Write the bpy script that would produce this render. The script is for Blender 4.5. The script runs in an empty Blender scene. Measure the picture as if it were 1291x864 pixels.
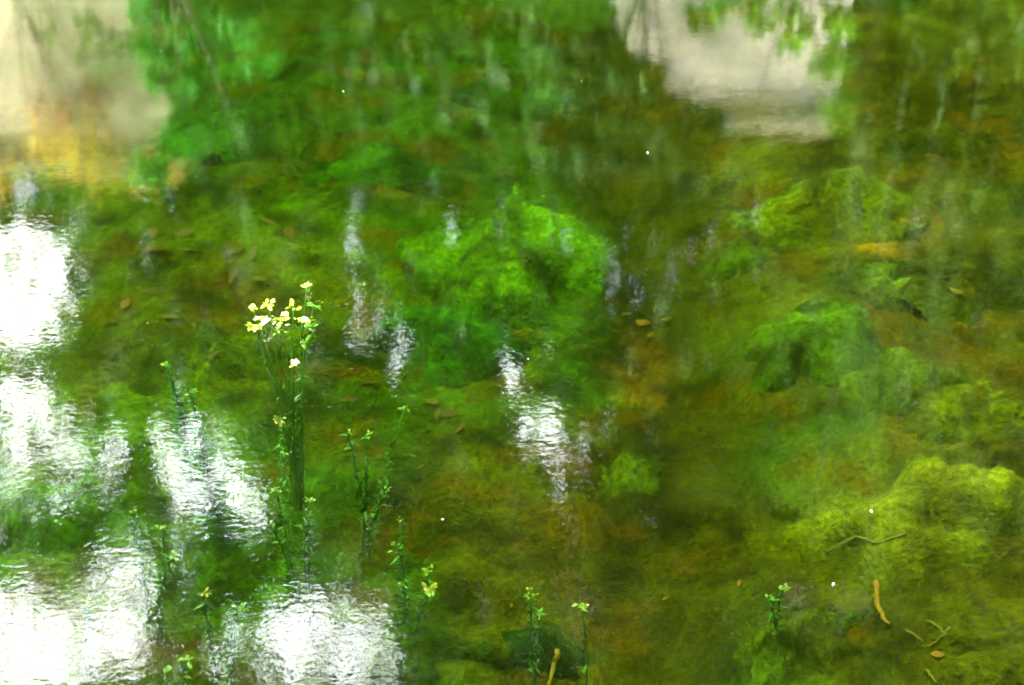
import bpy, math
import numpy as np
from mathutils import Vector

rng = np.random.default_rng(7)
R = math.radians
S = bpy.context.scene
COL = S.collection

# ------------------------------------------------------------------ camera, sky, sun, exposure
CAM_H, PITCH, HFOV = 2.0, 36.0, 42.0
cam_data = bpy.data.cameras.new('camera')
cam_data.sensor_width = 36.0
cam_data.lens = 18.0 / math.tan(R(HFOV / 2))
cam_data.clip_start, cam_data.clip_end = 0.05, 2000
cam_data.dof.use_dof = True
cam_data.dof.focus_distance = 3.25
cam_data.dof.aperture_fstop = 4.5
cam = bpy.data.objects.new('camera', cam_data)
cam.location = (0, 0, CAM_H)
cam.rotation_euler = (R(90 - PITCH), 0, 0)
COL.objects.link(cam)
S.camera = cam

SUN_EL, SUN_AZ = 42.0, -105.0          # azimuth from +Y, negative = towards -X
world = bpy.data.worlds.new('World')
S.world = world
world.use_nodes = True
wn, wl = world.node_tree.nodes, world.node_tree.links
wn.clear()
sky = wn.new('ShaderNodeTexSky')
sky.sky_type = 'NISHITA'
sky.sun_disc = False
sky.sun_elevation = R(SUN_EL)
sky.sun_rotation = R(SUN_AZ)
sky.dust_density = 8.0
sky.air_density = 2.0
hsv = wn.new('ShaderNodeHueSaturation')          # high thin overcast: nearly colourless sky
hsv.inputs['Saturation'].default_value = 0.14
bg = wn.new('ShaderNodeBackground')
bg.inputs['Strength'].default_value = 0.15
wo = wn.new('ShaderNodeOutputWorld')
wl.new(sky.outputs[0], hsv.inputs['Color'])
wl.new(hsv.outputs[0], bg.inputs['Color'])
wl.new(bg.outputs[0], wo.inputs['Surface'])

sun_data = bpy.data.lights.new('sun', 'SUN')
sun_data.energy = 1.2
sun_data.angle = R(4)
sun_data.color = (1.0, 0.95, 0.86)
sun = bpy.data.objects.new('sun', sun_data)
sd = Vector((math.sin(R(SUN_AZ)) * math.cos(R(SUN_EL)), math.cos(R(SUN_AZ)) * math.cos(R(SUN_EL)), math.sin(R(SUN_EL))))
sun.rotation_euler = sd.to_track_quat('Z', 'Y').to_euler()
sun.location = (-20, -14, 22)
COL.objects.link(sun)

S.view_settings.view_transform = 'Standard'
S.view_settings.look = 'None'
S.view_settings.gamma = 1.0
S.view_settings.exposure = 5.85
S.render.engine = 'CYCLES'
S.cycles.use_denoising = True
S.cycles.max_bounces = 8
S.cycles.diffuse_bounces = 3
S.cycles.glossy_bounces = 3
S.cycles.volume_bounces = 2
S.cycles.transparent_max_bounces = 12
S.cycles.sample_clamp_indirect = 20.0

# ------------------------------------------------------------------ geometry helpers
F = 645.5 / math.tan(R(HFOV / 2))
cp, sp_ = math.cos(R(PITCH)), math.sin(R(PITCH))

def at(px, py, z):
    """point of the place at height z that stands under this sight line"""
    a, b = (px - 645.5) / F, (432 - py) / F
    d = np.array([a, cp + b * sp_, -sp_ + b * cp])
    t = (z - CAM_H) / d[2]
    return np.array([0, 0, CAM_H]) + t * d

def refl(px, py, Y):
    """point at distance Y whose mirror image in the water falls there"""
    a, b = (px - 645.5) / F, (432 - py) / F
    d = np.array([a, cp + b * sp_, sp_ - b * cp])
    return np.array([0, 0, -CAM_H]) + d * (Y / d[1])

def _hash(ix, iy, iz, seed):
    h = (ix.astype(np.int64) * 374761393 + iy.astype(np.int64) * 668265263 + iz.astype(np.int64) * 2147483647 + seed * 1274126177) & 0xFFFFFFFF
    h = ((h ^ (h >> 13)) * 1274126177) & 0xFFFFFFFF
    h = (h ^ (h >> 16)) & 0xFFFFFF
    return h / float(0xFFFFFF)

def vnoise(x, y, z=None, seed=0):
    x = np.asarray(x, float); y = np.asarray(y, float)
    z = np.zeros_like(x) if z is None else np.asarray(z, float)
    fx, fy, fz = np.floor(x), np.floor(y), np.floor(z)
    ux, uy, uz = x - fx, y - fy, z - fz
    ux, uy, uz = (u * u * (3 - 2 * u) for u in (ux, uy, uz))
    r = 0
    for dx in (0, 1):
        for dy in (0, 1):
            for dz in (0, 1):
                w = (ux if dx else 1 - ux) * (uy if dy else 1 - uy) * (uz if dz else 1 - uz)
                r = r + w * _hash(fx + dx, fy + dy, fz + dz, seed)
    return r * 2 - 1

def fbm(x, y, z=None, oct=4, seed=0, gain=.5):
    r, a = 0, 1.0
    for o in range(oct):
        k = 2.03 ** o
        r = r + a * vnoise(x * k + 7.1 * o, y * k - 3.3 * o, None if z is None else z * k, seed + o)
        a *= gain
    return r

def unit(v):
    return v / np.maximum(np.linalg.norm(v, axis=-1, keepdims=True), 1e-9)

def make_mesh(name, verts, faces, cols=None, smooth=True):
    me = bpy.data.meshes.new(name)
    verts = np.asarray(verts, np.float32)
    if isinstance(faces, np.ndarray):
        n, k = faces.shape
        me.vertices.add(len(verts)); me.vertices.foreach_set('co', verts.ravel())
        me.loops.add(n * k); me.loops.foreach_set('vertex_index', faces.astype(np.int32).ravel())
        me.polygons.add(n)
        me.polygons.foreach_set('loop_start', np.arange(n, dtype=np.int32) * k)
        me.update(calc_edges=True)
    else:
        me.from_pydata(verts.tolist(), [], faces)
        me.update()
    if smooth:
        me.polygons.foreach_set('use_smooth', np.ones(len(me.polygons), bool))
    if cols is not None:
        c = np.ones((len(verts), 4), np.float32); c[:, :3] = cols
        at_ = me.color_attributes.new('Col', 'FLOAT_COLOR', 'POINT')
        at_.data.foreach_set('color', c.ravel())
    return me

def obj(name, me, mat=None, parent=None, loc=None, **props):
    o = bpy.data.objects.new(name, me)
    if me is not None and mat is not None and not me.materials:
        me.materials.append(mat)
    COL.objects.link(o)
    if parent is not None:
        o.parent = parent
    if loc is not None:
        o.location = [float(v) for v in loc]
    for k, v in props.items():
        o[k] = v
    return o

class MB:
    """collects polygons for one mesh"""
    def __init__(s): s.v, s.f, s.c = [], [], []
    def add(s, v, f, c=(.5, .5, .5)):
        n = len(s.v); s.v += [tuple(map(float, p)) for p in v]; s.f += [tuple(i + n for i in q) for q in f]
        s.c += [tuple(c)] * len(v)
    def box(s, a, b, c=(.5, .5, .5)):
        x0, y0, z0 = a; x1, y1, z1 = b
        s.add([(x0,y0,z0),(x1,y0,z0),(x1,y1,z0),(x0,y1,z0),(x0,y0,z1),(x1,y0,z1),(x1,y1,z1),(x0,y1,z1)],
              [(3,2,1,0),(4,5,6,7),(0,1,5,4),(1,2,6,5),(2,3,7,6),(3,0,4,7)], c)
    def tube(s, pts, rad, n=6, c=(.5, .5, .5)):
        pts = np.asarray(pts, float); rad = np.broadcast_to(np.asarray(rad, float), (len(pts),))
        tg = unit(np.gradient(pts, axis=0))
        ref = np.array([0.31, 0.92, 0.24])
        u = unit(np.cross(tg, ref)); w = np.cross(tg, u)
        ang = np.linspace(0, 2 * np.pi, n, endpoint=False)
        ring = pts[:, None] + rad[:, None, None] * (np.cos(ang)[None, :, None] * u[:, None] + np.sin(ang)[None, :, None] * w[:, None])
        m = len(pts); f = []
        for i in range(m - 1):
            for j in range(n):
                k = (j + 1) % n
                f.append((i*n+j, i*n+k, (i+1)*n+k, (i+1)*n+j))
        f.append(tuple(range(n))[::-1]); f.append(tuple(range((m-1)*n, m*n)))
        s.add(ring.reshape(-1, 3), f, c)
    def mesh(s, name, smooth=True): return make_mesh(name, np.array(s.v), s.f, np.array(s.c), smooth)

def bez(p0, p1, p2, n=8):
    t = np.linspace(0, 1, n)[:, None]
    return (1-t)**2*np.array(p0) + 2*t*(1-t)*np.array(p1) + t*t*np.array(p2)

def blades(root, d, bend, length, width, cols):
    """thin tapering curved strands, 3 triangles each"""
    n = len(root)
    side = unit(np.cross(d, rng.normal(size=(n, 3))))
    L = length[:, None]; W = width[:, None] * .5
    mid = root + d * L * .5 + bend * L * .12
    tip = root + d * L + bend * L * .5
    v = np.stack([root - side*W, root + side*W, mid + side*W*.8, mid - side*W*.8, tip], 1).reshape(-1, 3)
    b = np.arange(n)[:, None, None] * 5
    f = (b + np.array([[0,1,2],[0,2,3],[3,2,4]])[None]).reshape(-1, 3)
    return v, f, np.repeat(cols, 5, axis=0)

def leaves(c, axis, nrm, length, width, cols, fold=.18):
    n = len(c)
    side = unit(np.cross(axis, nrm)); nrm = np.cross(side, axis)
    L = length[:, None]; W = width[:, None] * .5
    base = c - axis*L*.5
    mid = c - axis*L*.06
    v = np.stack([base, mid + side*W + nrm*W*fold, c + axis*L*.5 - nrm*L*.05, mid - side*W + nrm*W*fold], 1).reshape(-1, 3)
    b = np.arange(n)[:, None, None] * 4
    f = (b + np.array([[0,1,2],[0,2,3]])[None]).reshape(-1, 3)
    return v, f, np.repeat(cols, 4, axis=0)

# ------------------------------------------------------------------ materials
def new_mat(name):
    m = bpy.data.materials.new(name); m.use_nodes = True
    nt = m.node_tree; nt.nodes.clear()
    return m, nt, nt.nodes.new('ShaderNodeOutputMaterial')

def attr_mat(name, rough=.7, trans=0.0, spec=.3, noise_scale=30, noise_amt=.35, bump=0.0):
    """colour from the mesh's own colour attribute, broken up with noise"""
    m, nt, out = new_mat(name)
    N, Lk = nt.nodes, nt.links
    a = N.new('ShaderNodeAttribute'); a.attribute_name = 'Col'
    tc = N.new('ShaderNodeTexCoord')
    nz = N.new('ShaderNodeTexNoise'); nz.inputs['Scale'].default_value = noise_scale; nz.inputs['Detail'].default_value = 5
    Lk.new(tc.outputs['Object'], nz.inputs['Vector'])
    mr = N.new('ShaderNodeMapRange'); mr.inputs['From Min'].default_value = .3; mr.inputs['From Max'].default_value = .7
    mr.inputs['To Min'].default_value = 1 - noise_amt; mr.inputs['To Max'].default_value = 1 + noise_amt
    Lk.new(nz.outputs['Fac'], mr.inputs['Value'])
    mul = N.new('ShaderNodeVectorMath'); mul.operation = 'SCALE'
    Lk.new(a.outputs['Color'], mul.inputs[0]); Lk.new(mr.outputs[0], mul.inputs['Scale'])
    p = N.new('ShaderNodeBsdfPrincipled')
    p.inputs['Roughness'].default_value = rough
    p.inputs['Specular IOR Level'].default_value = spec
    Lk.new(mul.outputs[0], p.inputs['Base Color'])
    if bump:
        bp = N.new('ShaderNodeBump'); bp.inputs['Distance'].default_value = bump
        Lk.new(nz.outputs['Fac'], bp.inputs['Height']); Lk.new(bp.outputs[0], p.inputs['Normal'])
    if trans:
        t = N.new('ShaderNodeBsdfTranslucent'); Lk.new(mul.outputs[0], t.inputs['Color'])
        mx = N.new('ShaderNodeMixShader'); mx.inputs[0].default_value = trans
        Lk.new(p.outputs[0], mx.inputs[1]); Lk.new(t.outputs[0], mx.inputs[2]); Lk.new(mx.outputs[0], out.inputs['Surface'])
    else:
        Lk.new(p.outputs[0], out.inputs['Surface'])
    return m

def plain_mat(name, col, rough=.8, noise_scale=3.0, amt=.15, spec=.2, bump=.0):
    m, nt, out = new_mat(name)
    N, Lk = nt.nodes, nt.links
    tc = N.new('ShaderNodeTexCoord')
    nz = N.new('ShaderNodeTexNoise'); nz.inputs['Scale'].default_value = noise_scale; nz.inputs['Detail'].default_value = 6
    Lk.new(tc.outputs['Object'], nz.inputs['Vector'])
    cr = N.new('ShaderNodeValToRGB')
    cr.color_ramp.elements[0].position = .3; cr.color_ramp.elements[1].position = .7
    cr.color_ramp.elements[0].color = (*[c*(1-amt) for c in col], 1); cr.color_ramp.elements[1].color = (*[min(1, c*(1+amt)) for c in col], 1)
    Lk.new(nz.outputs['Fac'], cr.inputs[0])
    p = N.new('ShaderNodeBsdfPrincipled'); p.inputs['Roughness'].default_value = rough; p.inputs['Specular IOR Level'].default_value = spec
    Lk.new(cr.outputs[0], p.inputs['Base Color'])
    if bump:
        bp = N.new('ShaderNodeBump'); bp.inputs['Distance'].default_value = bump
        Lk.new(nz.outputs['Fac'], bp.inputs['Height']); Lk.new(bp.outputs[0], p.inputs['Normal'])
    Lk.new(p.outputs[0], out.inputs['Surface'])
    return m

def water_mat():
    m, nt, out = new_mat('stream_water')
    N, Lk = nt.nodes, nt.links
    tc = N.new('ShaderNodeTexCoord')
    def noise(scale, sx, sy, detail, dist=0.0, rot=8):
        mp = N.new('ShaderNodeMapping'); mp.inputs['Scale'].default_value = (sx, sy, 1)
        mp.inputs['Rotation'].default_value = (0, 0, R(rot))
        Lk.new(tc.outputs['Object'], mp.inputs['Vector'])
        nz = N.new('ShaderNodeTexNoise'); nz.inputs['Scale'].default_value = scale
        nz.inputs['Detail'].default_value = detail; nz.inputs['Roughness'].default_value = .55
        nz.inputs['Distortion'].default_value = dist
        Lk.new(mp.outputs[0], nz.inputs['Vector'])
        return nz.outputs['Fac']
    def mulc(sock, v):
        a = N.new('ShaderNodeMath'); a.operation = 'MULTIPLY'; a.inputs[1].default_value = v; Lk.new(sock, a.inputs[0]); return a.outputs[0]
    def add(a_, b_):
        a = N.new('ShaderNodeMath'); Lk.new(a_, a.inputs[0]); Lk.new(b_, a.inputs[1]); return a.outputs[0]
    # heights in metres: slow swell, ripples, capillary ripples; ripples come in patches
    swell = mulc(noise(2.4, .9, 1.5, 2), .0009)
    rip = mulc(noise(40, .75, 1.2, 2, .2), .00023)
    cap = mulc(noise(110, .8, 1.25, 2, .3, -14), .00007)
    h = add(add(swell, rip), cap)
    bp = N.new('ShaderNodeBump'); bp.inputs['Strength'].default_value = 1.0; bp.inputs['Distance'].default_value = 1.0
    Lk.new(h, bp.inputs['Height'])
    fr = N.new('ShaderNodeFresnel'); fr.inputs['IOR'].default_value = 1.48
    Lk.new(bp.outputs[0], fr.inputs['Normal'])
    tr = N.new('ShaderNodeBsdfTransparent'); tr.inputs['Color'].default_value = (.97, .99, .95, 1)
    gl = N.new('ShaderNodeBsdfGlossy'); gl.inputs['Roughness'].default_value = .015; gl.inputs['Color'].default_value = (1, 1, 1, 1)
    Lk.new(bp.outputs[0], gl.inputs['Normal'])
    mx = N.new('ShaderNodeMixShader')
    Lk.new(fr.outputs[0], mx.inputs[0]); Lk.new(tr.outputs[0], mx.inputs[1]); Lk.new(gl.outputs[0], mx.inputs[2])
    Lk.new(mx.outputs[0], out.inputs['Surface'])
    va = N.new('ShaderNodeVolumeAbsorption')
    va.inputs['Color'].default_value = (.50, .66, .15, 1); va.inputs['Density'].default_value = 1.75
    vs = N.new('ShaderNodeVolumeScatter')            # fine suspended silt and green plankton
    vs.inputs['Color'].default_value = (.55, .80, .05, 1); vs.inputs['Density'].default_value = .14; vs.inputs['Anisotropy'].default_value = .85
    va2 = N.new('ShaderNodeAddShader'); Lk.new(va.outputs[0], va2.inputs[0]); Lk.new(vs.outputs[0], va2.inputs[1])
    Lk.new(va2.outputs[0], out.inputs['Volume'])
    return m

M_ALGAE = attr_mat('algae_strands', rough=.6, trans=.3, spec=.25, noise_scale=25, noise_amt=.25)
M_BED = attr_mat('algae_silt', rough=.9, spec=.05, noise_scale=55, noise_amt=.5, bump=.02)
M_LEAF = attr_mat('tree_leaf', rough=.6, trans=.4, spec=.15, noise_scale=3, noise_amt=.25)
M_BARK = plain_mat('bark', (.09, .07, .05), .9, 8, .4, bump=.02)
M_OSIER = plain_mat('willow_shoot', (.035, .035, .012), .9, 8, .4)
M_PLANT = attr_mat('water_plant_leaf', rough=.45, trans=.35, spec=.4, noise_scale=60, noise_amt=.2)
M_DEAD = attr_mat('fallen_leaf', rough=.6, trans=.2, spec=.3, noise_scale=90, noise_amt=.35)
M_EARTH = plain_mat('earth_and_grass', (.07, .09, .03), .95, 2.0, .5, bump=.03)
M_RENDER = plain_mat('lime_render', (.29, .265, .165), .9, 1.3, .16, bump=.01)
M_STONE = plain_mat('pale_stone', (.31, .29, .235), .9, 1.8, .2, bump=.02)
M_TILE = plain_mat('mossy_tile', (.20, .20, .13), .85, 2.5, .35)
M_SLATE = plain_mat('grey_slate', (.16, .17, .18), .7, 4, .25)
M_WOOD = plain_mat('red_brown_paint', (.30, .12, .06), .6, 6, .25)
M_GLASS = plain_mat('window_glass', (.02, .025, .03), .08, 2, .2, spec=.6)
M_WATER = water_mat()

# ------------------------------------------------------------------ ground, water
def bank_z(x, y):
    w = .25 * fbm(x * .5, y * .5, oct=3, seed=3)
    near = np.clip((1.0 + w - y) / .9, 0, 1)
    far = np.clip((y - 6.7 - w) / 1.2, 0, 1)
    s = lambda t: t * t * (3 - 2 * t)
    return -1.1 + s(near) * 1.55 + s(far) * (1.75 + .02 * np.clip(y - 8, 0, 200))

xs = np.concatenate([np.linspace(-400, -30, 20)[:-1], np.linspace(-30, 30, 121), np.linspace(30, 400, 20)[1:]])
ys = np.concatenate([np.linspace(-400, -10, 20)[:-1], np.linspace(-10, 20, 91), np.linspace(20, 400, 20)[1:]])
gx, gy = np.meshgrid(xs, ys)
gz = bank_z(gx, gy)
def grid_faces(nx, ny):
    i = np.arange(nx - 1)[None] + np.arange(ny - 1)[:, None] * nx
    i = i.ravel()
    return np.stack([i, i + 1, i + nx + 1, i + nx], 1)
obj('ground', make_mesh('ground', np.stack([gx, gy, gz], -1).reshape(-1, 3), grid_faces(len(xs), len(ys))), M_EARTH, kind='structure')

wb = MB(); wb.box((-60, -.6, -1.4), (60, 8.4, 0))
obj('water', wb.mesh('water', smooth=False), M_WATER, kind='structure')

# ------------------------------------------------------------------ stream bed
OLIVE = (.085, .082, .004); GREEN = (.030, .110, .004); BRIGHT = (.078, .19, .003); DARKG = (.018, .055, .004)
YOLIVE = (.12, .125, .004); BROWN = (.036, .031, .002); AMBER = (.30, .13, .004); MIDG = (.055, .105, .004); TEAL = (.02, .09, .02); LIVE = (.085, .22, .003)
ZONES = [(300, 150, 240, 150, GREEN), (480, 70, 200, 70, GREEN), (250, 330, 200, 110, (.11, .15, .004)), (120, 260, 120, 60, (.10, .15, .004)), (640, 300, 190, 150, GREEN), (625, 330, 140, 120, LIVE),
         (180, 640, 260, 160, LIVE), (60, 480, 150, 100, LIVE), (420, 600, 110, 180, GREEN), (480, 800, 120, 90, MIDG),
         (640, 680, 110, 150, OLIVE), (870, 540, 85, 190, BROWN), (850, 720, 90, 90, BROWN), (780, 120, 90, 110, BROWN), (850, 200, 90, 90, BROWN), (850, 330, 70, 90, BROWN), (775, 350, 40, 90, BROWN), (945, 690, 60, 60, BROWN), (1270, 620, 40, 60, BROWN), (1160, 770, 60, 40, BROWN), (1150, 400, 60, 40, BROWN), (730, 250, 30, 60, DARKG), (560, 180, 60, 25, DARKG),  # some dark patches here paint in the shade at the stones' edges
         (1060, 270, 160, 90, YOLIVE), (1200, 190, 140, 100, BROWN), (1210, 420, 120, 110, OLIVE), (1000, 400, 120, 80, MIDG),
         (1120, 640, 200, 110, YOLIVE), (1010, 790, 130, 90, MIDG), (810, 405, 45, 25, AMBER), (1145, 280, 35, 14, AMBER), (1205, 378, 30, 14, AMBER),
         (790, 810, 90, 60, YOLIVE), (440, 500, 70, 40, MIDG), (560, 520, 60, 30, OLIVE),
         (1230, 800, 100, 80, OLIVE), (1050, 540, 90, 60, TEAL)]
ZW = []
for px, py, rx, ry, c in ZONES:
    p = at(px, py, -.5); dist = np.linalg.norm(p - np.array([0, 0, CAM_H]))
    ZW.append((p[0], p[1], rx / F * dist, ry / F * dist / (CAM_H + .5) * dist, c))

def bed_colour(x, y):
    """alga and silt colour there, with shade painted in beside some stones"""
    wx = x + .12 * fbm(x * 3, y * 3, oct=4, seed=11); wy = y + .12 * fbm(x * 3, y * 3, oct=4, seed=17)
    c = np.zeros((len(x), 3)); w = np.full(len(x), .12)
    c += np.array(OLIVE) * .12
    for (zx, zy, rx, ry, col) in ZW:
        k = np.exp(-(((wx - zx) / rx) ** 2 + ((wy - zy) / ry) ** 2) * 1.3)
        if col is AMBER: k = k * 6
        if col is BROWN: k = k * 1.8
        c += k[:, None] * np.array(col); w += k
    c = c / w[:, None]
    n = fbm(x * 7, y * 9, oct=5, seed=23, gain=.62)
    c = c * np.clip(1 + .75 * n, .25, 2.2)[:, None]
    n2 = np.clip(fbm(x * 5, y * 5, oct=4, seed=29) * 1.4, 0, 1)[:, None]       # yellowing strands
    c = c * (1 - .4 * n2) + np.array([.13, .12, .004]) * .4 * n2
    n3 = np.clip(fbm(x * 6 + 3, y * 8, oct=4, seed=33) * 1.6 - .35, 0, 1)[:, None]      # rusty leaf mould
    c = c * (1 - .55 * n3) + np.array([.17, .085, .003]) * .55 * n3
    return np.clip(c * .48 * np.array([1.1, .96, .35]), .0004, 1)

CH = [at(px, py, -.55) for px, py in ((760, 40), (800, 160), (850, 300), (865, 450), (870, 600), (850, 760), (840, 900))]
def bed_z(x, y):
    cxx = np.interp(y, [p[1] for p in CH][::-1], [p[0] for p in CH][::-1])
    return (-.09 * np.exp(-((x - cxx) / .28) ** 2) + -.60 + .05 * fbm(x * 1.1, y * 1.1, oct=2, seed=5) + .035 * fbm(x * 5, y * 5, oct=4, seed=6) + .05 * np.clip(x - .3, 0, 1.5))

NX, NY = 560, 520
bx = np.linspace(-3.6, 3.6, NX); by = np.linspace(.9, 7.0, NY)
X, Y = np.meshgrid(bx, by); X, Y = X.ravel(), Y.ravel()
edge = np.minimum(np.minimum(X + 3.6, 3.6 - X) / .8, np.minimum(Y - .9, 7.0 - Y) / .6)
Z = bed_z(X, Y) - .5 * np.clip(1 - edge, 0, 1)
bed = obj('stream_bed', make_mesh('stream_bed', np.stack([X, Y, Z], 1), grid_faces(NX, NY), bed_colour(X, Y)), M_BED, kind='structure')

def strand_mesh(name, x, y, zf, colf, lmin, lmax, wmin, wmax, up=.6, per=7, spread=.012, cmul=1.0):
    """tufts of fine strands rooted on a surface, combed by the slow current"""
    n = len(x)
    tx = np.repeat(x, per) + rng.normal(0, spread, n * per); ty = np.repeat(y, per) + rng.normal(0, spread, n * per)
    z = zf(tx, ty)
    e = .01
    nrm = unit(np.stack([-(zf(tx + e, ty) - zf(tx - e, ty)) / (2*e), -(zf(tx, ty + e) - zf(tx, ty - e)) / (2*e), np.ones_like(tx)], 1))
    ang = 2.2 * fbm(tx * 1.6, ty * 1.6, oct=3, seed=41) + np.repeat(rng.normal(0, .5, n), per)
    flow = np.stack([np.cos(ang), np.sin(ang) * .7, np.zeros_like(ang)], 1)
    d = unit(nrm * up + flow * .45 + rng.normal(0, .55, (n * per, 3)))
    bend = unit(flow + rng.normal(0, .5, (n * per, 3)) + np.array([0, 0, -.25]))
    L = rng.uniform(lmin, lmax, n * per) * np.repeat(rng.uniform(.5, 1.3, n), per)
    W = rng.uniform(wmin, wmax, n * per)
    c = colf(x, y) * cmul
    c = np.repeat(c * rng.uniform(.7, 1.4, (n, 1)), per, axis=0) * rng.uniform(.88, 1.15, (n * per, 1))
    root = np.stack([tx, ty, z - .004], 1)
    v, f, cc = blades(root, d, bend, L, W, np.clip(c, .001, 1))
    return make_mesh(name, v, f, cc, smooth=True)

n = 52000
fx = rng.uniform(-3.2, 3.2, n); fy = rng.uniform(1.4, 6.6, n)
keep = np.abs(fx) < .55 + fy * .45
dens = fbm(fx * 2.5, fy * 2.5, oct=3, seed=51)
keep &= rng.uniform(-1.2, .6, n) < dens + .35
fx, fy = fx[keep], fy[keep]
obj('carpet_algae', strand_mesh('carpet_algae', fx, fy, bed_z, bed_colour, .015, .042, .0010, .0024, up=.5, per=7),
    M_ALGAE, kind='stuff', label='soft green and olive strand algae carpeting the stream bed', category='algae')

# ------------------------------------------------------------------ algae covered stones
def algae_stone(px, py, ztop, rx, ry, col, label, fuzz=1.0, seed=0, hf=.6, pit=.045):
    p = at(px, py, ztop - .06); dist = np.linalg.norm(p - np.array([0, 0, CAM_H]))
    ax = rx / F * dist; ay = max(ry / F * dist * 1.35, .06)
    zb = float(bed_z(np.array([p[0]]), np.array([p[1]]))[0])
    Hh = min(ztop - zb, hf * min(ax, ay))
    p = at(px, py, zb + Hh * .62); cx, cy = p[0], p[1]
    col = np.array(col) * np.array([1, 1, .4]) * (.53 if col == BRIGHT else .48)
    def prof(x, y):
        u, v = (x - cx) / ax, (y - cy) / ay
        th = np.arctan2(v, u)
        rr = np.sqrt(u*u + v*v) / (1 + .30 * fbm(np.cos(th) * 1.9 + seed, np.sin(th) * 1.9 - seed, oct=4, seed=60 + seed)) + .16 * fbm(x * 7, y * 7, oct=3, seed=65 + seed)
        return rr
    def zf(x, y):
        rr = prof(x, y)
        dome = np.clip(1 - np.abs(rr) ** 2.3, -.6, 1)
        dome = np.where(dome > 0, dome ** .8, dome)
        return bed_z(x, y) + Hh * dome + (.032 * fbm(x * 8, y * 8, oct=5, seed=70 + seed) - pit * np.clip(1 - 4 * np.abs(fbm(x * 5, y * 6, oct=2, seed=75 + seed)), 0, 1)) * np.clip(1.2 - rr * .6, 0, 1) + .015 * fbm(x * 3.2, y * 3.2, oct=2, seed=80 + seed)
    def colf(x, y):
        c = col[None] * np.clip(1 + .75 * fbm(x * 7, y * 9, oct=5, seed=90 + seed, gain=.6), .3, 2.2)[:, None]
        m = np.clip(fbm(x * 4.5, y * 4.5, oct=4, seed=95 + seed) * 1.8, 0, 1)[:, None] * (.28 if pit < .02 else .6)
        return np.clip(c * (1 - m) + (bed_colour(x, y) * .5 + np.array([.022, .020, .001])) * m, .0005, 1)
    SURF.append((cx, cy, 1.25 * max(ax, ay), zf))
    nr, nt = 34, 90
    r = np.linspace(.001, 1.22, nr); t = np.linspace(0, 2*np.pi, nt, endpoint=False)
    rg, tg = np.meshgrid(r, t, indexing='ij')
    x = cx + ax * rg * np.cos(tg); y = cy + ay * rg * np.sin(tg)
    x, y = x.ravel(), y.ravel(); z = zf(x, y)
    i = np.arange(nr - 1)[:, None] * nt; j = np.arange(nt)[None]; k = (j + 1) % nt
    f = np.stack([(i + j), (i + nt + j), (i + nt + k), (i + k)], -1).reshape(-1, 4)
    root = obj('algae_stone', None, loc=(cx, cy, zb), label=label, category='stone', group='algae covered stones on the stream bed')
    o3 = np.array([cx, cy, zb])
    obj('stone', make_mesh('stone', np.stack([x, y, z], 1) - o3, f, colf(x, y)), M_BED, root)
    m = int(ax * ay * 3.14 * 12000 * fuzz) + 200
    rr = np.sqrt(rng.uniform(0, 1.6, m)); tt = rng.uniform(0, 2*np.pi, m)
    sx, sy = cx + ax * rr * np.cos(tt), cy + ay * rr * np.sin(tt)
    kk = rng.uniform(-1.1, .5, m) < fbm(sx * 11, sy * 11, oct=3, seed=98 + seed) + .25      # torn, patchy mats
    sx, sy = sx[kk], sy[kk]
    me = strand_mesh('algae', sx, sy, zf, colf, .008, .026, .0008, .0020, up=.45, per=8, spread=.011)
    co = np.empty(len(me.vertices) * 3, np.float32); me.vertices.foreach_get('co', co)
    me.vertices.foreach_set('co', (co.reshape(-1, 3) - o3.astype(np.float32)).ravel())
    obj('algae', me, M_ALGAE, root, kind='stuff')
    return root

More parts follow.
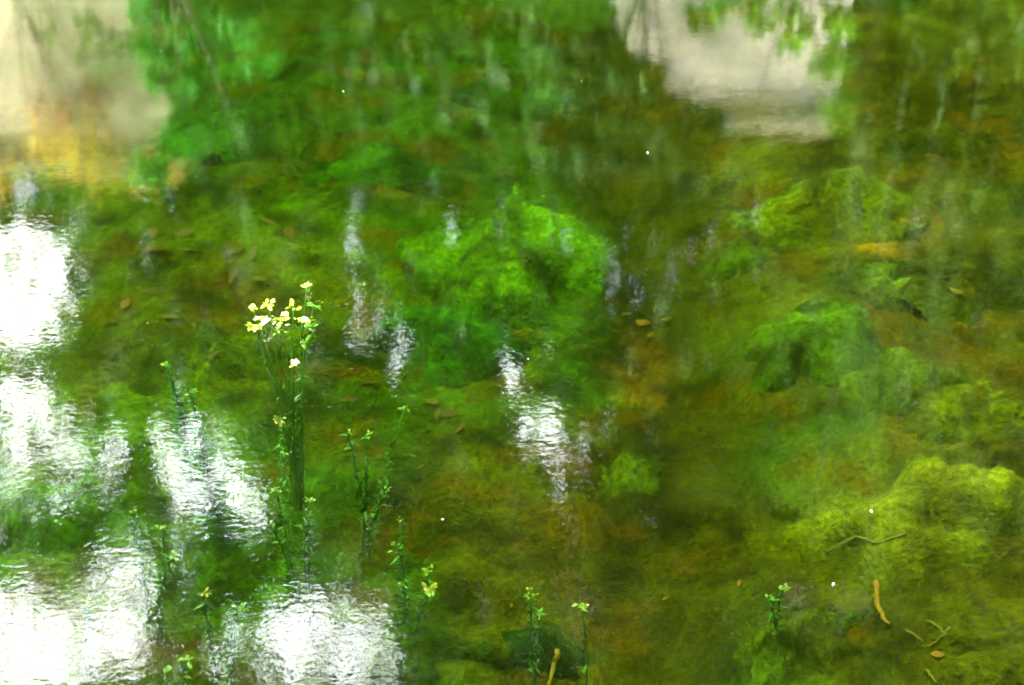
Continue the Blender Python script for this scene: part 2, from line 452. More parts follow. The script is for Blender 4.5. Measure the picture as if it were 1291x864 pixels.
SURF = []
STONES = [
 (632, 285, -.18, 122, 122, BRIGHT, 'large rounded stone under bright green algae between the dark channel and the flowering plant'),
 (575, 415, -.28, 95, 55, (.04, .16, .004), 'low green algae mound leaning against the large bright green stone'),
 (1135, 640, -.20, 155, 80, (.15, .165, .005), 'broad flat stone shaggy with yellow-olive algae'),
 (1010, 800, -.26, 100, 62, (.11, .18, .006), 'yellow-green algae stone beside the orange root'),
 (1245, 800, -.30, 85, 55, (.11, .11, .004), 'dull olive algae stone next to the crossed twigs'),
 (1010, 430, -.30, 105, 55, (.08, .15, .005), 'dim green algae stone beside the amber silt patch'),
 (640, 105, -.28, 85, 40, (.035, .10, .004), 'dark green tufted stone upstream of the large bright green stone'),
 (800, 598, -.36, 45, 32, (.08, .11, .004), 'small olive-green stone in the brown channel'),
 (1045, 255, -.28, 115, 50, (.115, .145, .005), 'pale yellow-green stone under the mirrored garden wall'),
 (330, 150, -.30, 110, 50, GREEN, 'long green weed mound upstream of the flowering plant'),
 (490, 205, -.33, 105, 40, (.035, .12, .004), 'flat green weed mound joining the large bright green stone'),
 (110, 640, -.28, 120, 55, LIVE, 'green weed mound under the mirrored sky by the milfoil'),
 (300, 700, -.30, 110, 55, LIVE, 'deep green weed mound at the foot of the flowering plant'),
 (1215, 350, -.34, 90, 45, (.05, .06, .004), 'dark olive stone beside the amber leaves'),
 (690, 812, -.36, 55, 30, DARKG, 'small tussock, dark green for a clump shadow, behind the yellow reed stem'),  # dark green paints in a clump's shadow
 (480, 815, -.34, 120, 45, MIDG, 'mid green weed mound downstream of the branching pondweed'),
 (215, 430, -.38, 120, 45, (.09, .14, .004), 'leaf strewn green mound between the milfoil and the flowering plant'),
 (1235, 505, -.36, 80, 40, (.095, .11, .004), 'olive stone bordering the broad flat stone'),
 (1150, 475, -.33, 75, 38, (.085, .12, .004), 'green-olive weed clump between the dim green stone and the olive stone'),
 (1245, 250, -.32, 75, 38, (.07, .085, .004), 'dark weed clump upstream of the dark olive stone'),
 (925, 335, -.36, 55, 32, (.09, .15, .004), 'small mossy green stone at the edge of the brown channel'),
 (1175, 165, -.34, 80, 32, (.06, .07, .004), 'dusky weed clump under the mirrored willow'),
 (1105, 345, -.34, 70, 34, (.10, .14, .004), 'bright weed clump behind the dim green stone'),
]
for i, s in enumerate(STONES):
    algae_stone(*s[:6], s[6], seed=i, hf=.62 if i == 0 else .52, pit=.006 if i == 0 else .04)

def lie(px, py):
    """the spot on bed or stone that this sight line meets"""
    for z in np.arange(-.08, -.9, -.014):
        p = at(px, py, z); x, y = np.array([p[0]]), np.array([p[1]])
        h = bed_z(x, y)[0]
        for cx, cy, r, zf in SURF:
            if (p[0] - cx) ** 2 + (p[1] - cy) ** 2 < r * r: h = max(h, zf(x, y)[0])
        if h >= z: return np.array([p[0], p[1], h])
    return p

# ------------------------------------------------------------------ trees on the banks
VC = np.array([0, 0, -CAM_H])
# openings between the crowns, where sky or house wall shows: direction, half size, how open
GAPS = [(15, 365, 78, 88, 1.0), (75, 330, 40, 40, .9), (15, 520, 80, 62, .85), (60, 560, 65, 42, .85), (185, 570, 122, 50, .9), (265, 612, 66, 52, .9), (312, 640, 50, 42, .75), (40, 620, 70, 40, .5),
        (170, 725, 66, 52, 1.0), (60, 815, 195, 84, 1.0), (395, 800, 108, 82, .95), (260, 815, 105, 64, .82), (450, 840, 60, 40, .9), (-120, 560, 130, 330, .9),
        (630, 488, 28, 44, 1.0), (675, 540, 52, 31, 1.0), (760, 535, 50, 34, .55), (720, 590, 48, 55, .62), (712, 715, 48, 50, .55), (445, 320, 18, 38, .6), (500, 440, 18, 32, .55),
        (425, 385, 10, 25, .6), (890, 800, 18, 70, .55), (770, 450, 18, 30, .45), (1030, 530, 60, 30, .22),
        (150, 330, 90, 40, .2), (90, 270, 90, 30, .28), (130, 560, 230, 110, .36), (240, 790, 270, 110, .40), (330, 660, 60, 50, .4), (690, 560, 90, 60, .3), (715, 660, 50, 60, .3), (470, 380, 50, 80, .22)]
GW = []
for px, py, rx, ry, s in GAPS:
    C = refl(px, py, 9.2); a = unit(C - VC); dist = np.linalg.norm(C - VC)
    u = unit(np.array([1, 0, 0]) - a[0] * a); w = np.cross(u, a)
    GW.append((C, a, u, w, rx / F * dist, ry / F * dist, s))

def openness(P, jag=.42):
    """how much of the crown is missing at these points"""
    jn = jag * fbm(P[:, 0] * 2.2, P[:, 2] * 2.2, P[:, 1] * .6, oct=3, seed=131)
    o = np.zeros(len(P))
    for C, a, u, w, ru, rw, s in GW:
        d = P - VC
        k = np.linalg.norm(C - VC) / np.maximum(d @ a, .1)
        d = d * k[:, None] - (C - VC)
        q = np.sqrt(((d @ u) / ru) ** 2 + ((d @ w) / rw) ** 2) + jn
        o = np.maximum(o, s * np.clip((1.42 - q) / .85, 0, 1))
    # thin parts of a crown break up into open and closed patches
    br = .42 + .42 * fbm(P[:, 0] * 5.5, P[:, 2] * 5.5, P[:, 1] * .5, oct=4, seed=137, gain=.95)
    return np.where(o > np.clip(br, .08, .93), .968, 0.0)      # a few stray sprays stay in every opening

LEAFC = np.array([(.022, .058, .006), (.028, .068, .006), (.018, .045, .006), (.040, .075, .008), (.016, .052, .012)])

def crown_mesh(name, cl, rad, per, length, width, base, gaps=True, tint=None):
    n = len(cl)
    c = np.repeat(cl, per, axis=0)
    off = rng.normal(0, 1, (n * per, 3)); off = unit(off) * (rng.uniform(0, 1, (n * per, 1)) ** .45) * np.repeat(rad, per)[:, None]
    off[:, 2] *= .8
    P = c + off
    if gaps:
        k = rng.uniform(0, 1, len(P)) > openness(P)
        P, off = P[k], off[k]
        ci = np.repeat(np.arange(n), per)[k]
    else:
        ci = np.repeat(np.arange(n), per)
    m = len(P)
    axis = unit(off * .6 + rng.normal(0, .25, (m, 3)) + np.array([0, 0, -.15]))
    nrm = unit(rng.normal(0, .5, (m, 3)) + np.array([0, 0, .8]))
    cc = LEAFC[rng.integers(0, len(LEAFC), n)] if tint is None else np.tile(np.array(tint), (n, 1)) * rng.uniform(.7, 1.3, (n, 1))
    col = cc[ci] * rng.uniform(.7, 1.4, (m, 1))
    v, f, c4 = leaves(P, axis, nrm, length * rng.uniform(.7, 1.3, m), width * rng.uniform(.7, 1.3, m), col)
    return make_mesh(name, v - base, f, c4, smooth=False)

def tree(tx, ty, cl, rad, label, per=100, length=.165, width=.11, trunk=.16, gaps=True, tint=None, name='bank_tree', group='broadleaved trees along the far bank', limbs=26, height=None):
    base = np.array([tx, ty, float(bank_z(np.array([tx]), np.array([ty]))[0]) - .05])
    root = obj(name, None, loc=base, label=label, category='tree', group=group)
    top = height or float(np.percentile(cl[:, 2], 88))
    k = np.linspace(0, 1, 12)
    tp = np.stack([.25 * np.sin(k * 3 + tx), .2 * np.sin(k * 2.2 + tx * 2), k * (top - base[2])], 1)
    t = MB(); t.tube(tp, trunk * (1 - .82 * k) + min(.012, trunk * .2), 9); tr = obj('trunk', t.mesh('trunk'), M_BARK, root)
    sel = rng.choice(len(cl), min(limbs, len(cl)), replace=False)
    for i in sel:
        lb = MB()
        e = cl[i] - base
        zz = np.clip(e[2] * .62, .4, top - base[2])
        s = np.array([np.interp(zz, tp[:, 2], tp[:, 0]), np.interp(zz, tp[:, 2], tp[:, 1]), zz])
        mid = (s + e) / 2 + np.array([0, 0, .25]) + rng.normal(0, .12, 3)
        lb.tube(bez(s, mid, e, 9), np.linspace(trunk * .33, min(.008, trunk * .15), 9), 5)
        obj('limb', lb.mesh('limb'), M_BARK, tr)
    obj('crown', crown_mesh('crown', cl, rad, per, length, width, base, gaps, tint), M_LEAF, root)
    return root

# far bank: one row of crowns that meet
gxx, gzz = np.meshgrid(np.arange(-8.2, 8.3, .46), np.arange(.7, 14.0, .46))
cl = np.stack([gxx.ravel(), np.zeros(gxx.size), gzz.ravel()], 1)
cl = np.concatenate([cl, cl + np.array([.15, 0, .23]), cl + np.array([.31, 0, .1])])
cl += rng.uniform(-.2, .2, cl.shape)
cl[:, 1] = rng.uniform(8.0, 9.9, len(cl))
TREES = [(-6.4, 9.3, 'broad tree at the far bank behind the cream wall'), (-3.1, 9.0, 'tall thin tree at the far bank with sky showing through its crown'), (-.4, 9.2, 'dense tree at the far bank between the two garden walls'),
         (2.3, 8.9, 'dense tree at the far bank behind the pale stone wall'), (4.9, 9.2, 'tree at the far bank behind the drooping willow'), (7.4, 9.4, 'bushy tree at the far bank beyond the willow')]
own = np.argmin(np.abs(cl[:, 0][:, None] + .5 * fbm(cl[:, 2] * .6, cl[:, 1], oct=2, seed=9)[:, None] - np.array([t[0] for t in TREES])[None]), axis=1)
for i, (tx, ty, lab) in enumerate(TREES):
    c = cl[own == i]
    tree(tx, ty, c, rng.uniform(.38, .62, len(c)), lab)

hx_, hz_ = np.meshgrid(np.arange(-10, 10.1, .4), np.arange(.8, 4.3, .4))  # hedge added so that no sky leaks through between the low crowns
hc = np.stack([hx_.ravel(), np.full(hx_.size, 11.3), hz_.ravel()], 1) + rng.uniform(-.15, .15, (hx_.size, 3))
hb = np.array([0, 11.3, .6])
hr = obj('hedge', None, loc=hb, label='dark hedge added behind the far bank trees to block the sky', category='hedge')
hm = MB(); hm.box((-10.2, -.25, -.2), (10.2, .25, 3.5)); obj('opaque_core', hm.mesh('opaque_core', False), M_BARK, hr)  # solid box inside the hedge, added to block the sky
obj('foliage', crown_mesh('foliage', hc, np.full(len(hc), .45), 40, .13, .09, hb, False), M_LEAF, hr, kind='stuff')

def ball_crown(x, y, z, rx, rz, n):
    d = unit(rng.normal(size=(n, 3))) * rng.uniform(.3, 1, (n, 1)) ** .5
    return np.array([x, y, z]) + d * np.array([rx, rx, rz])
SHADE = [(-6.8, .6, 6.3, 3.4, 3.9, 'spreading unseen tree added upstream on the near bank for shade'), (-.6, -3.2, 7.0, 3.2, 3.4, 'tall unseen tree added on the near bank for shade'), (5.6, -2.2, 6.4, 3.3, 3.8, 'round unseen tree added downstream on the near bank for shade'),
         (8.6, 2.2, 7.0, 3.4, 4.2, 'big unseen tree added over the downstream reach for shade'), (-15.5, 6.5, 6.6, 3.4, 4.4, 'big unseen tree added over the upstream reach for shade')]
for (x, y, z, rx, rz, lab) in SHADE:  # unseen trees added to keep sun and skylight off the bed
    ty = min(y, -1.2)
    c = ball_crown(x, y, z, rx, rz, 190)
    tree(x * (1 if abs(x) < 9 else .95), ty, c, rng.uniform(.6, .9, len(c)), lab, per=60, length=.3, width=.2, trunk=.24, gaps=False, group='unseen broadleaved trees added for shade', limbs=20)

# golden shrub before the cream house, bright laurel, drooping willow
def shrub(name, spots, Yd, tint, label, per, length, width, rad):
    c = np.array([refl(px, py, Yd) for px, py in spots]); c += rng.uniform(-1, 1, c.shape) * np.array([.07, .12, .06])
    tx, ty = float(c[:, 0].mean()), Yd
    return tree(tx, ty, c, np.full(len(c), rad), label, per=per, length=length, width=width, trunk=.009, gaps=False, tint=tint, name=name, group='shrubs along the garden walls', limbs=len(c))
shrub('golden_shrub', [(40, 205), (60, 195), (80, 182), (100, 200), (125, 208), (145, 222), (195, 215), (212, 226), (75, 165), (20, 215), (170, 212), (110, 185), (50, 180), (-10, 200)], 7.1, (.50, .36, .03), 'shrub with golden leaves spilling over the cream wall', 34, .05, .03, .17)
shrub('laurel_bush', [(175, 15), (200, 30), (230, 40), (270, 15), (210, 65), (300, 50), (250, 75), (330, 30), (185, 50), (280, 80), (320, 70), (230, 90), (300, 15), (235, 10), (226, 108), (236, 128), (224, 150), (218, 172), (230, 186), (206, 196)], 6.95, (.04, .20, .02), 'vivid green laurel bush beside the cream wall', 110, .08, .04, .14)
shrub('laurel_bush', [(880, 18), (910, 12), (940, 18), (985, 22), (1005, 35), (960, 30), (1000, 55), (1038, 62), (1052, 84), (1040, 108), (1056, 130), (1048, 28), (1066, 50), (1070, 104), (1062, 8), (1050, 148)], 6.95, (.08, .22, .02), 'fresh green laurel bush before the pale stone wall', 60, .07, .035, .10)
shrub('alder_bush', [(x_, y_) for x_ in range(690, 930, 28) for y_ in range(-12, 215, 26) if y_ > (x_ - 750) * .83 + 46] + [(732, 4), (738, 22), (728, 34), (745, 34)], 6.85, (.03, .075, .015), 'dark alder bush leaning in front of the pale stone wall', 110, .08, .055, .13)
shrub('red_creeper', [(95, 128), (115, 135), (128, 142), (75, 140), (118, 152), (55, 132)], 7.15, (.36, .15, .06), 'red-brown creeper on the face of the cream wall', 16, .05, .035, .09)
shrub('bramble', [(60, 36), (90, 40), (120, 44), (145, 52), (160, 66), (130, 62), (165, 82), (150, 78), (110, 56)], 6.95, (.06, .10, .02), 'thin bramble trailing across the cream wall', 20, .06, .03, .09)

wroot_p = np.array([4.7, 7.25, .2])
wr = obj('willow_tree', None, loc=wroot_p, label='willow with thin leafy strands drooping over the far water edge', category='tree')
k = np.linspace(0, 1, 10)
t = MB(); t.tube(np.stack([-.5 * k ** 1.6, -.3 * k, 5.6 * k], 1), .17 * (1 - .7 * k), 9); obj('trunk', t.mesh('trunk'), M_BARK, wr)
wl_ = []
for i in range(48):
    sx = rng.uniform(-2.9, 1.2); sy = rng.uniform(-.75, .2)
    top = np.array([sx, sy, rng.uniform(3.2, 4.8)]); tip = np.array([sx + rng.uniform(-.35, .15), sy - rng.uniform(0, .2), rng.uniform(.75, 2.4)])
    pts = np.concatenate([bez((-.4, -.25, 4.6), (sx * .6, sy * .6, top[2] + .7), top, 6)[:-1], bez(top, (top + tip) / 2 + np.array([-.12, 0, .2]), tip, 16)])
    ws = MB(); ws.tube(pts, np.linspace(.006, .0015, len(pts)), 4); obj('branch', ws.mesh('branch'), M_OSIER, wr)
    hang = pts[4:]
    m = 60
    q = rng.uniform(0, len(hang) - 1.01, m); j = q.astype(int); fr = (q - j)[:, None]
    P = hang[j] * (1 - fr) + hang[j + 1] * fr
    ax = unit(rng.normal(0, .45, (m, 3)) + np.array([0, 0, -.8]))
    wl_.append((P + ax * .04, ax))
P = np.concatenate([a for a, b in wl_]); A = np.concatenate([b for a, b in wl_]); m = len(P)
v, f, c4 = leaves(P, A, unit(rng.normal(size=(m, 3))), rng.uniform(.08, .13, m), rng.uniform(.014, .022, m), np.array([.05, .12, .03]) * rng.uniform(.6, 1.4, (m, 1)))
obj('crown', make_mesh('crown', v, f, c4, smooth=False), M_LEAF, wr)

# ------------------------------------------------------------------ garden walls along the far water edge
def garden_wall(x0, x1, y0, h, thick, mat, label, seed):
    base = np.array([(x0 + x1) / 2, y0, -.5]); hx = (x1 - x0) / 2
    root = obj('garden_wall', None, loc=base, label=label, category='wall', group='garden walls along the far water edge')
    nx, nz = max(2, int(hx * 2 / .06)), int((h + .5) / .06)
    gx_, gz_ = np.meshgrid(np.linspace(-hx, hx, nx), np.linspace(0, h + .5, nz)); gx_, gz_ = gx_.ravel(), gz_.ravel()
    yy = .012 * fbm(gx_ * 6, gz_ * 6, oct=3, seed=seed)
    g = np.stack([gx_, yy, gz_], 1)
    f = grid_faces(nx, nz)
    obj('wall_face', make_mesh('wall_face', g, f), mat, root)
    b = MB(); b.box((-hx, .03, 0), (hx, thick, h + .498)); obj('wall_core', b.mesh('wall_core', False), mat, root)
    x = -hx - .02
    while x < hx:
        w = rng.uniform(.38, .6); e = min(x + w, hx + .02)
        c = MB(); t = rng.uniform(.055, .075)
        c.box((x + .004, -.06, h + .5), (e - .004, thick + .05, h + .5 + t)); obj('coping_stone', c.mesh('coping_stone', False), M_TILE, root)
        x = e
    return root
pl, pe = refl(222, 150, 7.3), refl(60, 200, 7.3)
garden_wall(-7.5, pl[0], 7.3, pe[2], .35, M_RENDER, 'cream rendered garden wall below the golden shrub', 150)
pr0, pr1, pz = refl(752, 60, 7.25), refl(1066, 60, 7.25), refl(985, 146, 7.25)
garden_wall(pr0[0], pr1[0], 7.25, pz[2], .35, M_STONE, 'pale stone garden wall beside the drooping willow', 160)
# ------------------------------------------------------------------ water plants
def leaf_mesh(name, c, w=.42, cup=.15, tipcol=None):
    """one blade: unit length along +X, three rows across with a raised margin"""
    t = np.linspace(0, 1, 7); prof = np.sin(np.pi * np.clip(t * .96 + .04, 0, 1)) ** .8
    v, f, cc = [], [], []
    for i in range(7):
        for s in (-1, 0, 1):
            v.append((t[i], s * w * .5 * prof[i], cup * (abs(s) * prof[i] * .5) - .18 * t[i] ** 2)); cc.append(np.array(c) * (1 - t[i]) + np.array(tipcol or c) * t[i])
    for i in range(6):
        for s in (0, 1):
            a = i * 3 + s; f.append((a, a + 3, a + 4, a + 1))
    return make_mesh(name, np.array(v), f, np.array(cc))

LM = {k: leaf_mesh('leaf', *a) for k, a in {
    'pale': ((.16, .24, .012), .6, .2, (.34, .36, .05)), 'lime': ((.06, .18, .004), .6, .2, (.16, .26, .006)), 'green': ((.06, .22, .01), .4, .15, (.10, .30, .01)),
    'gold': ((.14, .17, .004), .6, .2, (.26, .23, .008))}.items()}
def petal_mesh():
    b = MB()
    for k_ in range(5):
        a = 2 * np.pi * k_ / 5
        d = np.array([math.cos(a), math.sin(a), 0]); s = np.array([-d[1], d[0], 0])
        q = [d * .12, d * .55 + s * .28 + np.array([0, 0, .12]), d * .95 + s * .16 + np.array([0, 0, .16]), d * .95 - s * .16 + np.array([0, 0, .16]), d * .55 - s * .28 + np.array([0, 0, .12])]
        b.add(q, [(0, 1, 2, 3, 4)], (.50, .50, .26))
    return b.mesh('petals', False)
PETALS = petal_mesh()
eye = MB(); eye.tube([(0, 0, -.3), (0, 0, .08), (0, 0, .17)], [.05, .2, .12], 8, (.75, .5, .04)); EYE = eye.mesh('flower_eye')

def bedz1(x, y): return float(bed_z(np.array([x]), np.array([y]))[0])

def rosette(root, base, tip, kinds, n, size, rnd=.3):
    for i in range(n):
        o = obj('leaf', LM[kinds[int(rng.integers(len(kinds)))]], M_PLANT, root, tip - base + rng.normal(0, size * rnd, 3) * np.array([1, 1, .25]))
        s = .66 * size * rng.uniform(.6, 1.25)
        o.scale = (s, s, s); o.rotation_euler = (rng.normal(0, .35), rng.normal(-.15, .35), i * 2.4 + rng.normal(0, .4))

def water_plant(label, bpx, bpy_, tips, name='water_plant', foliage=.5, fl_len=.02, group=None):
    """tips: (px, py, z, leaf kinds, leaf count, leaf size)"""
    b0 = at(bpx, bpy_, -.56); base = np.array([b0[0], b0[1], bedz1(b0[0], b0[1]) - .02])
    root = obj(name, None, loc=base, label=label, category='water plant', **({'group': group} if group else {}))
    fol = []
    for (px, py, z, kinds, n, size) in tips:
        if name == 'pondweed': z -= .09
        tip = at(px, py, z); e = tip - base
        mid = np.array([e[0] * rng.uniform(.2, .5), e[1] * rng.uniform(.2, .5), e[2] * .6]) + rng.normal(0, .015, 3)
        pts = bez(rng.normal(0, .012, 3) * np.array([1, 1, 0]), mid, e, 14)
        st = MB(); st.tube(pts, np.linspace(.0030, .0018, 14), 6, (.06, .16, .006)); obj('stem', st.mesh('stem'), M_PLANT, root)
        rosette(root, base, tip, kinds, n, size)
        m = int(150 * foliage)
        q = rng.uniform(1.5, 12.9, m); j = q.astype(int); fr = (q - j)[:, None]
        P = pts[j] * (1 - fr) + pts[j + 1] * fr
        fol.append(P)
    P = np.concatenate(fol); m = len(P)
    d = unit(rng.normal(0, .6, (m, 3)) + np.array([0, 0, .45])); L = rng.uniform(.6, 1.4, m) * fl_len
    v, f, c = blades(P, d, unit(rng.normal(size=(m, 3)) - np.array([0, 0, .5])), L, rng.uniform(.004, .008, m), np.array([.032, .13, .004]) * rng.uniform(.6, 1.5, (m, 1)))
    obj('foliage', make_mesh('foliage', v, f, c), M_PLANT, root, kind='stuff')
    return root, base

PALE, MIX, LIME, GRN = ['pale', 'pale', 'lime'], ['pale', 'lime', 'lime', 'pale', 'gold'], ['lime', 'lime', 'green'], ['green', 'lime']
main, mb = water_plant('flowering water plant whose pale yellow leaf cluster breaks the surface', 378, 640, [
    (387, 360, .010, PALE, 11, .018), (318, 388, .010, MIX, 14, .024), (338, 384, .008, MIX, 12, .022), (320, 412, .010, PALE, 14, .026), (332, 402, .012, PALE, 12, .026), (356, 402, .010, MIX, 14, .024),
    (380, 404, .006, MIX, 12, .022), (370, 388, .0, ['lime', 'gold'], 12, .024), (351, 418, -.002, LIME, 9, .020), (371, 457, .010, PALE, 9, .016), (395, 385, -.02, GRN, 14, .026), (392, 410, -.03, GRN, 14, .026), (384, 430, -.03, GRN, 12, .024)], foliage=.2)
for (px, py, s) in ((325, 402, .012), (372, 457, .011), (384, 403, .010), (387, 359, .011), (358, 396, .009), (318, 386, .008), (362, 410, .007)):
    fo = obj('flower', PETALS, M_PLANT, main, at(px, py, .020) - mb); fo.scale = (s, s, s); fo.rotation_euler = (.3, -.2, px)
    obj('flower_eye', EYE, M_PLANT, fo)
bract = obj('bract', leaf_mesh('bract', (.80, .78, .66), .38, .3), M_PLANT, main, at(330, 411, .024) - mb, label='large white bract in the leaf cluster'); bract.scale = (.036, .036, .036); bract.rotation_euler = (.1, -.2, 1.0)

WP = [('branching pondweed with two lime tips just under the surface', 458, 705, [(438, 546, -.03, LIME, 8, .016), (462, 549, -.03, LIME, 9, .018), (510, 515, -.12, GRN, 7, .018), (486, 616, -.15, LIME, 6, .014)], .8),
      ('leafy pondweed with yellow tufts beside the branching pondweed', 520, 800, [(505, 655, -.15, LIME, 5, .014), (545, 742, -.15, ['lime', 'gold'], 10, .024), (500, 690, -.18, GRN, 7, .02), (540, 720, -.2, LIME, 8, .02), (512, 735, -.2, LIME, 6, .018)], .8),
      ('single straight pondweed stalk with a lime rosette by the yellow reed stem', 730, 930, [(733, 766, -.02, ['lime', 'lime', 'gold'], 14, .020)], .15),
      ('short dark pondweed stalk beside the single straight stalk', 672, 850, [(668, 748, -.14, ['lime', 'gold'], 7, .018), (680, 775, -.25, GRN, 8, .02)], .3),
      ('slim pondweed with small yellow tips below the flowering plant', 388, 780, [(391, 632, -.01, ['lime', 'gold'], 5, .012), (390, 645, -.03, ['gold'], 4, .011), (348, 618, -.01, ['lime', 'gold'], 9, .016), (352, 530, -.01, ['gold', 'lime'], 14, .020), (340, 660, -.02, LIME, 6, .014), (358, 572, -.06, LIME, 6, .014)], .8),
      ('low bright tipped pondweed tuft on the yellow-green stone', 985, 800, [(990, 742, -.16, ['lime', 'gold'], 12, .016), (972, 752, -.20, GRN, 8, .014)], .3),
      ('pondweed with three gold tips under the mirrored clouds', 195, 800, [(168, 645, -.05, ['gold', 'lime'], 8, .016), (205, 664, -.06, ['gold', 'lime'], 7, .016), (220, 700, -.06, ['lime'], 8, .018)], .8),
      ('pondweed with dull lime tips on the deep green weed mound', 285, 905, [(258, 748, -.08, ['gold'], 6, .016), (300, 765, -.08, LIME, 8, .018)], .8),
      ('pondweed pair rising through the mirrored clouds with lime ends', 222, 985, [(235, 832, -.05, ['gold', 'lime'], 9, .018), (210, 845, -.06, LIME, 8, .018)], .6),
      ('lone pondweed tip rising by the green weed mound', 112, 910, [(110, 755, -.06, ['gold', 'lime'], 8, .016)], .6)]
for lab, bx_, by_, tips, fo in WP:
    water_plant(lab, bx_, by_, tips, name='pondweed', foliage=fo, group='pondweed plants')

def milfoil(label, px, py, ztip, hgt, tilt):
    tip = at(px, py, ztip); x, y = tip[0] + .02, tip[1] + .01
    base = np.array([x, y, bedz1(x, y) - .02]); root = obj('milfoil', None, loc=base, label=label, category='water plant')
    e = tip - base; pts = bez((0, 0, 0), e * .5 + np.array([tilt, 0, 0]), e, 16)
    st = MB(); st.tube(pts, np.linspace(.005, .003, 16), 6, (.05, .18, .01)); obj('stem', st.mesh('stem'), M_PLANT, root)
    m = 1500; q = 15 - (rng.uniform(0, 1, m) ** .9) * 13; q = np.clip(q, 0, 14.99); j = q.astype(int); fr = (q - j)[:, None]
    P = pts[j] * (1 - fr) + pts[j + 1] * fr
    a = rng.uniform(0, 2*np.pi, m); d = unit(np.stack([np.cos(a), np.sin(a), np.full(m, .55)], 1))
    L = np.clip((15 - q) * .0065, .008, .05) * rng.uniform(.8, 1.2, m)
    v, f, c = blades(P, d, unit(d + np.array([0, 0, .6])), L, rng.uniform(.0015, .003, m), np.array([.05, .24, .008]) * rng.uniform(.6, 1.5, (m, 1)))
    obj('foliage', make_mesh('foliage', v, f, c), M_PLANT, root, kind='stuff')
    rosette(root, base, tip, ['lime', 'green'], 8, .016, .5)
milfoil('taller feathery milfoil plume with a bent lime tip', 210, 460, -.004, .5, .02)
milfoil('shorter feathery milfoil plume beside the bent tipped plume', 241, 494, -.01, .5, -.01)

# ------------------------------------------------------------------ fallen leaves, twigs, stems
FL = {'orange': leaf_mesh('fallen_leaf', (.22, .09, .004), .34, .05, (.16, .055, .004)), 'amber': leaf_mesh('fallen_leaf', (.115, .075, .004), .32, .08, (.08, .05, .004)),
      'brown': leaf_mesh('fallen_leaf', (.080, .045, .004), .26, .05, (.06, .032, .003)), 'yellow': leaf_mesh('fallen_leaf', (.15, .12, .006), .36, .1, (.11, .08, .005)), 'tan': leaf_mesh('fallen_leaf', (.09, .068, .008), .18, .1, (.08, .055, .006))}
def fallen(px, py, lpx, ang, kind, label, group=None, lift=.03):
    p = lie(px, py) + np.array([0, 0, .012])
    o = obj('fallen_leaf', FL[kind], M_DEAD, None, p, label=label, category='leaf', **({'group': group} if group else {}))
    s = .62 * lpx / F * np.linalg.norm(p - np.array([0, 0, CAM_H])); o.scale = (s, s * rng.uniform(.5, 1.9), s * rng.uniform(-1.2, 1.2))
    a = R(ang); o.rotation_euler = (rng.normal(0, .3), rng.normal(-.05, .15), math.atan2(math.sin(a) / .62, math.cos(a)))
    o.location.x -= math.cos(o.rotation_euler.z) * s * .5; o.location.y -= math.sin(o.rotation_euler.z) * s * .5
    return o
fallen(521, 583, 24, -35, 'orange', 'bright orange leaf lying by a tan stalk on the green bed', lift=.05)
fallen(530, 592, 28, 45, 'tan', 'thin tan leaf touching the bright orange leaf', lift=.04)
fallen(215, 404, 34, -4, 'amber', 'broad amber leaf on the leaf strewn green mound', lift=.22)
fallen(838, 761, 18, 28, 'orange', 'small orange leaf alone in the brown channel')
fallen(1052, 746, 16, 5, 'orange', 'small orange leaf on the yellow-green stone under a white petal', lift=.30)
fallen(1180, 833, 26, -3, 'orange', 'orange leaf beside the crossed twigs', lift=.1)
fallen(757, 130, 26, 65, 'tan', 'upright tan leaf upstream in the brown channel')
fallen(735, 132, 26, 8, 'brown', 'flat brown leaf next to the upright tan leaf')
fallen(596, 507, 36, 27, 'amber', 'slender amber leaf below the low green mound')
for px, py, l, a, k_ in [(200, 322, 60, -4, 'brown'), (240, 320, 60, -8, 'tan'), (295, 352, 60, 82, 'tan'), (330, 362, 46, -35, 'amber'), (200, 372, 50, 8, 'brown'), (172, 402, 40, 20, 'brown'), (160, 388, 30, 60, 'orange'),
                         (235, 300, 40, 5, 'brown'), (300, 322, 60, 22, 'tan'), (365, 300, 60, -60, 'brown'), (195, 300, 36, 85, 'amber'), (250, 350, 40, -60, 'brown'), (270, 455, 36, 20, 'brown'), (180, 440, 30, -30, 'amber'), (140, 415, 34, 10, 'brown'), (320, 330, 40, 70, 'brown'), (110, 265, 34, 25, 'amber'), (340, 285, 50, -25, 'tan')]:
    fallen(px, py, l, a, k_, {'brown': 'dull brown', 'tan': 'thin tan', 'amber': 'amber', 'orange': 'reddish orange'}[k_] + ' willow leaf in the litter upstream of the flowering plant', 'willow leaves littering the green bed', lift=.10)
for px, py, l, a, k_ in [(565, 524, 50, 16, 'brown'), (545, 512, 40, -30, 'amber'), (580, 545, 40, 40, 'brown'), (552, 530, 30, 80, 'amber'), (445, 508, 50, 6, 'brown'), (470, 490, 40, -15, 'brown')]:
    fallen(px, py, l, a, k_, {'brown': 'dark brown', 'amber': 'amber'}[k_] + ' leaf in the litter between pondweed and low green mound', 'leaves littering the hollow by the pondweed')
for px, py, l, a, k_ in [(790, 400, 30, 30, 'amber'), (810, 415, 34, -20, 'orange'), (825, 395, 30, 70, 'amber'), (800, 385, 26, -50, 'yellow'), (840, 410, 26, 10, 'amber'), (775, 420, 20, 0, 'orange'), (820, 425, 30, 40, 'yellow')]:
    fallen(px, py, l, a, k_, k_ + ' leaf in the patch beside the dim green stone', 'leaves of the amber patch')
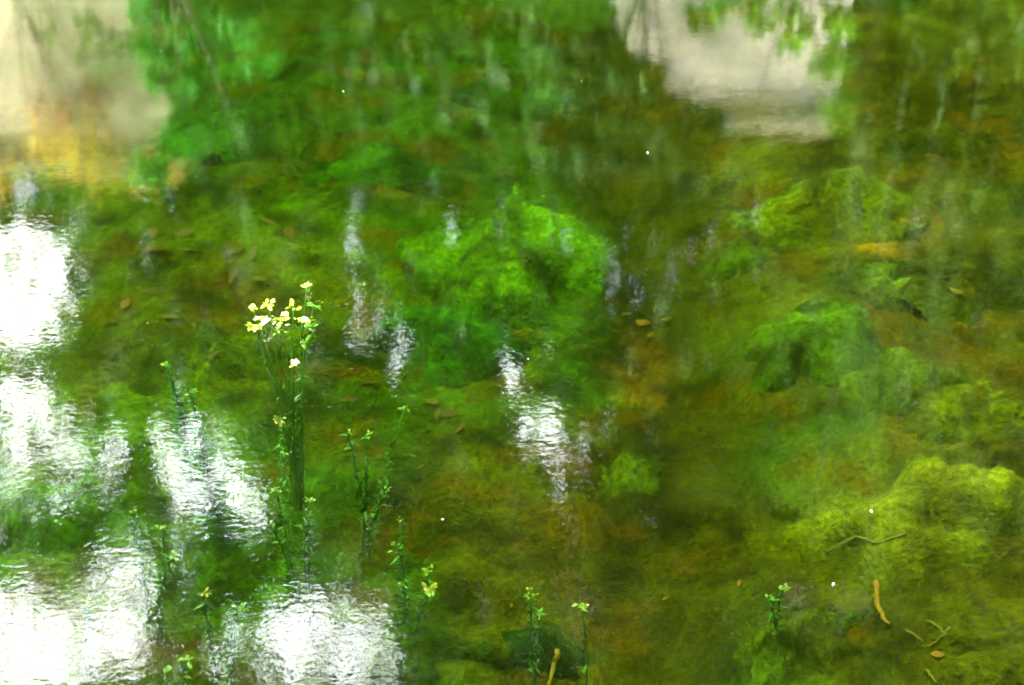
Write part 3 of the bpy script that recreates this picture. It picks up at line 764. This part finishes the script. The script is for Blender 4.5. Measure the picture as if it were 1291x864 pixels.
for px, py, l, a, k_ in [(1145, 282, 36, -20, 'amber'), (1205, 375, 34, -40, 'amber'), (1195, 355, 30, 20, 'brown'), (1160, 290, 26, 15, 'yellow')]:
    fallen(px, py, l, a, k_, k_ + ' leaf lying beside the dark olive stone', 'leaves near the dark olive stone', lift=.08)
for px, py, l, a, k_ in [(455, 108, 16, 60, 'amber'), (730, 30, 14, 10, 'orange'), (795, 68, 14, 50, 'amber'), (730, 85, 12, 20, 'orange'), (700, 560, 14, 0, 'amber'), (600, 600, 14, 30, 'amber'), (645, 770, 14, 75, 'orange'), (900, 570, 16, -10, 'amber'), (870, 690, 14, 40, 'brown'), (930, 745, 16, 70, 'orange'), (560, 662, 18, 0, 'orange'), (615, 700, 14, 50, 'brown'), (945, 690, 12, 10, 'amber')]:
    fallen(px, py, l, a, k_, 'tiny ' + k_ + ' leaf scrap scattered on the open silt', 'leaf scraps on the silt')

def stick(name, pxs, z, r, col, label, cat='twig'):
    pts = np.array([lie(px, py) + np.array([0, 0, .008 + r * .6]) for px, py, dz in pxs]); o0 = pts[0].copy()
    q = np.linspace(0, len(pts) - 1, 4 * len(pts)); q = np.stack([np.interp(q, np.arange(len(pts)), pts[:, i]) for i in range(3)], 1)
    q += rng.normal(0, r * .35, q.shape)
    b = MB(); b.tube(q - o0, r * (1.1 - .5 * np.linspace(0, 1, len(q))), 7, col)
    return obj(name, b.mesh(name), M_DEAD, None, o0, label=label, category=cat)
stick('twig', [(1040, 708, -.01), (1075, 695, .01), (1105, 688, 0), (1140, 680, -.01)], -.225, .0045, (.09, .085, .01), 'long bent twig across the broad flat stone')
stick('twig', [(1168, 788, 0), (1180, 797, .01), (1190, 806, 0)], -.38, .004, (.14, .12, .015), 'pale upper twig of the crossed pair')
stick('twig', [(1196, 796, 0), (1182, 812, .01), (1168, 822, 0)], -.37, .004, (.12, .095, .012), 'lower twig of the crossed pair')
stick('twig', [(1140, 800, 0), (1152, 812, .01), (1160, 820, 0)], -.40, .004, (.16, .08, .01), 'short orange-brown twig between root and crossed twigs')
stick('twig', [(1165, 852, 0), (1178, 866, 0)], -.4, .004, (.18, .13, .01), 'stubby yellow twig below the crossed pair')
stick('reed_stem', [(702, 826, .02), (698, 845, .0), (690, 880, -.04)], -.33, .007, (.26, .15, .008), 'yellow broken reed stem by the straight pondweed stalk', 'reed')
rp = [(1101, 745, 0), (1103, 756, .01), (1104, 768, 0), (1109, 778, .01), (1113, 788, 0), (1121, 795, 0)]
ro = stick('root', rp, -.275, .008, (.26, .12, .006), 'lumpy orange root beside the yellow-green stone', 'root')

# petals and scraps floating on the surface
pm = leaf_mesh('floating_petal', (.85, .84, .75), .6, .35)
PET = [(816, 192, 6, 'white petal floating over the brown channel'), (1097, 643, 7, 'white petal floating over the broad flat stone'), (1052, 735, 8, 'white petal floating above the small orange leaf'),
       (560, 655, 6, 'white petal floating beside the leafy pondweed'), (667, 453, 4, 'tiny white petal floating by the large bright green stone'), (268, 578, 9, 'white petal floating beside the mirrored clouds'), (260, 679, 5, 'tiny white petal floating over the deep green weed'),
       (432, 115, 4, 'tiny white petal floating over the flat green weed mound'), (734, 102, 3, 'tiny white petal floating above the tan leaf'), (187, 407, 3, 'tiny white petal floating beside the amber leaf')]
for px, py, l, lab in PET:
    p = at(px, py, .003); o = obj('floating_petal', pm, M_DEAD, None, p, label=lab, category='petal', group='petals floating on the water')
    s = l * .42 / F * np.linalg.norm(p - np.array([0, 0, CAM_H])); o.scale = (s * 1.5, s * rng.uniform(.5, 1.1), s); o.rotation_euler = (.1, -.1, px * 1.7)
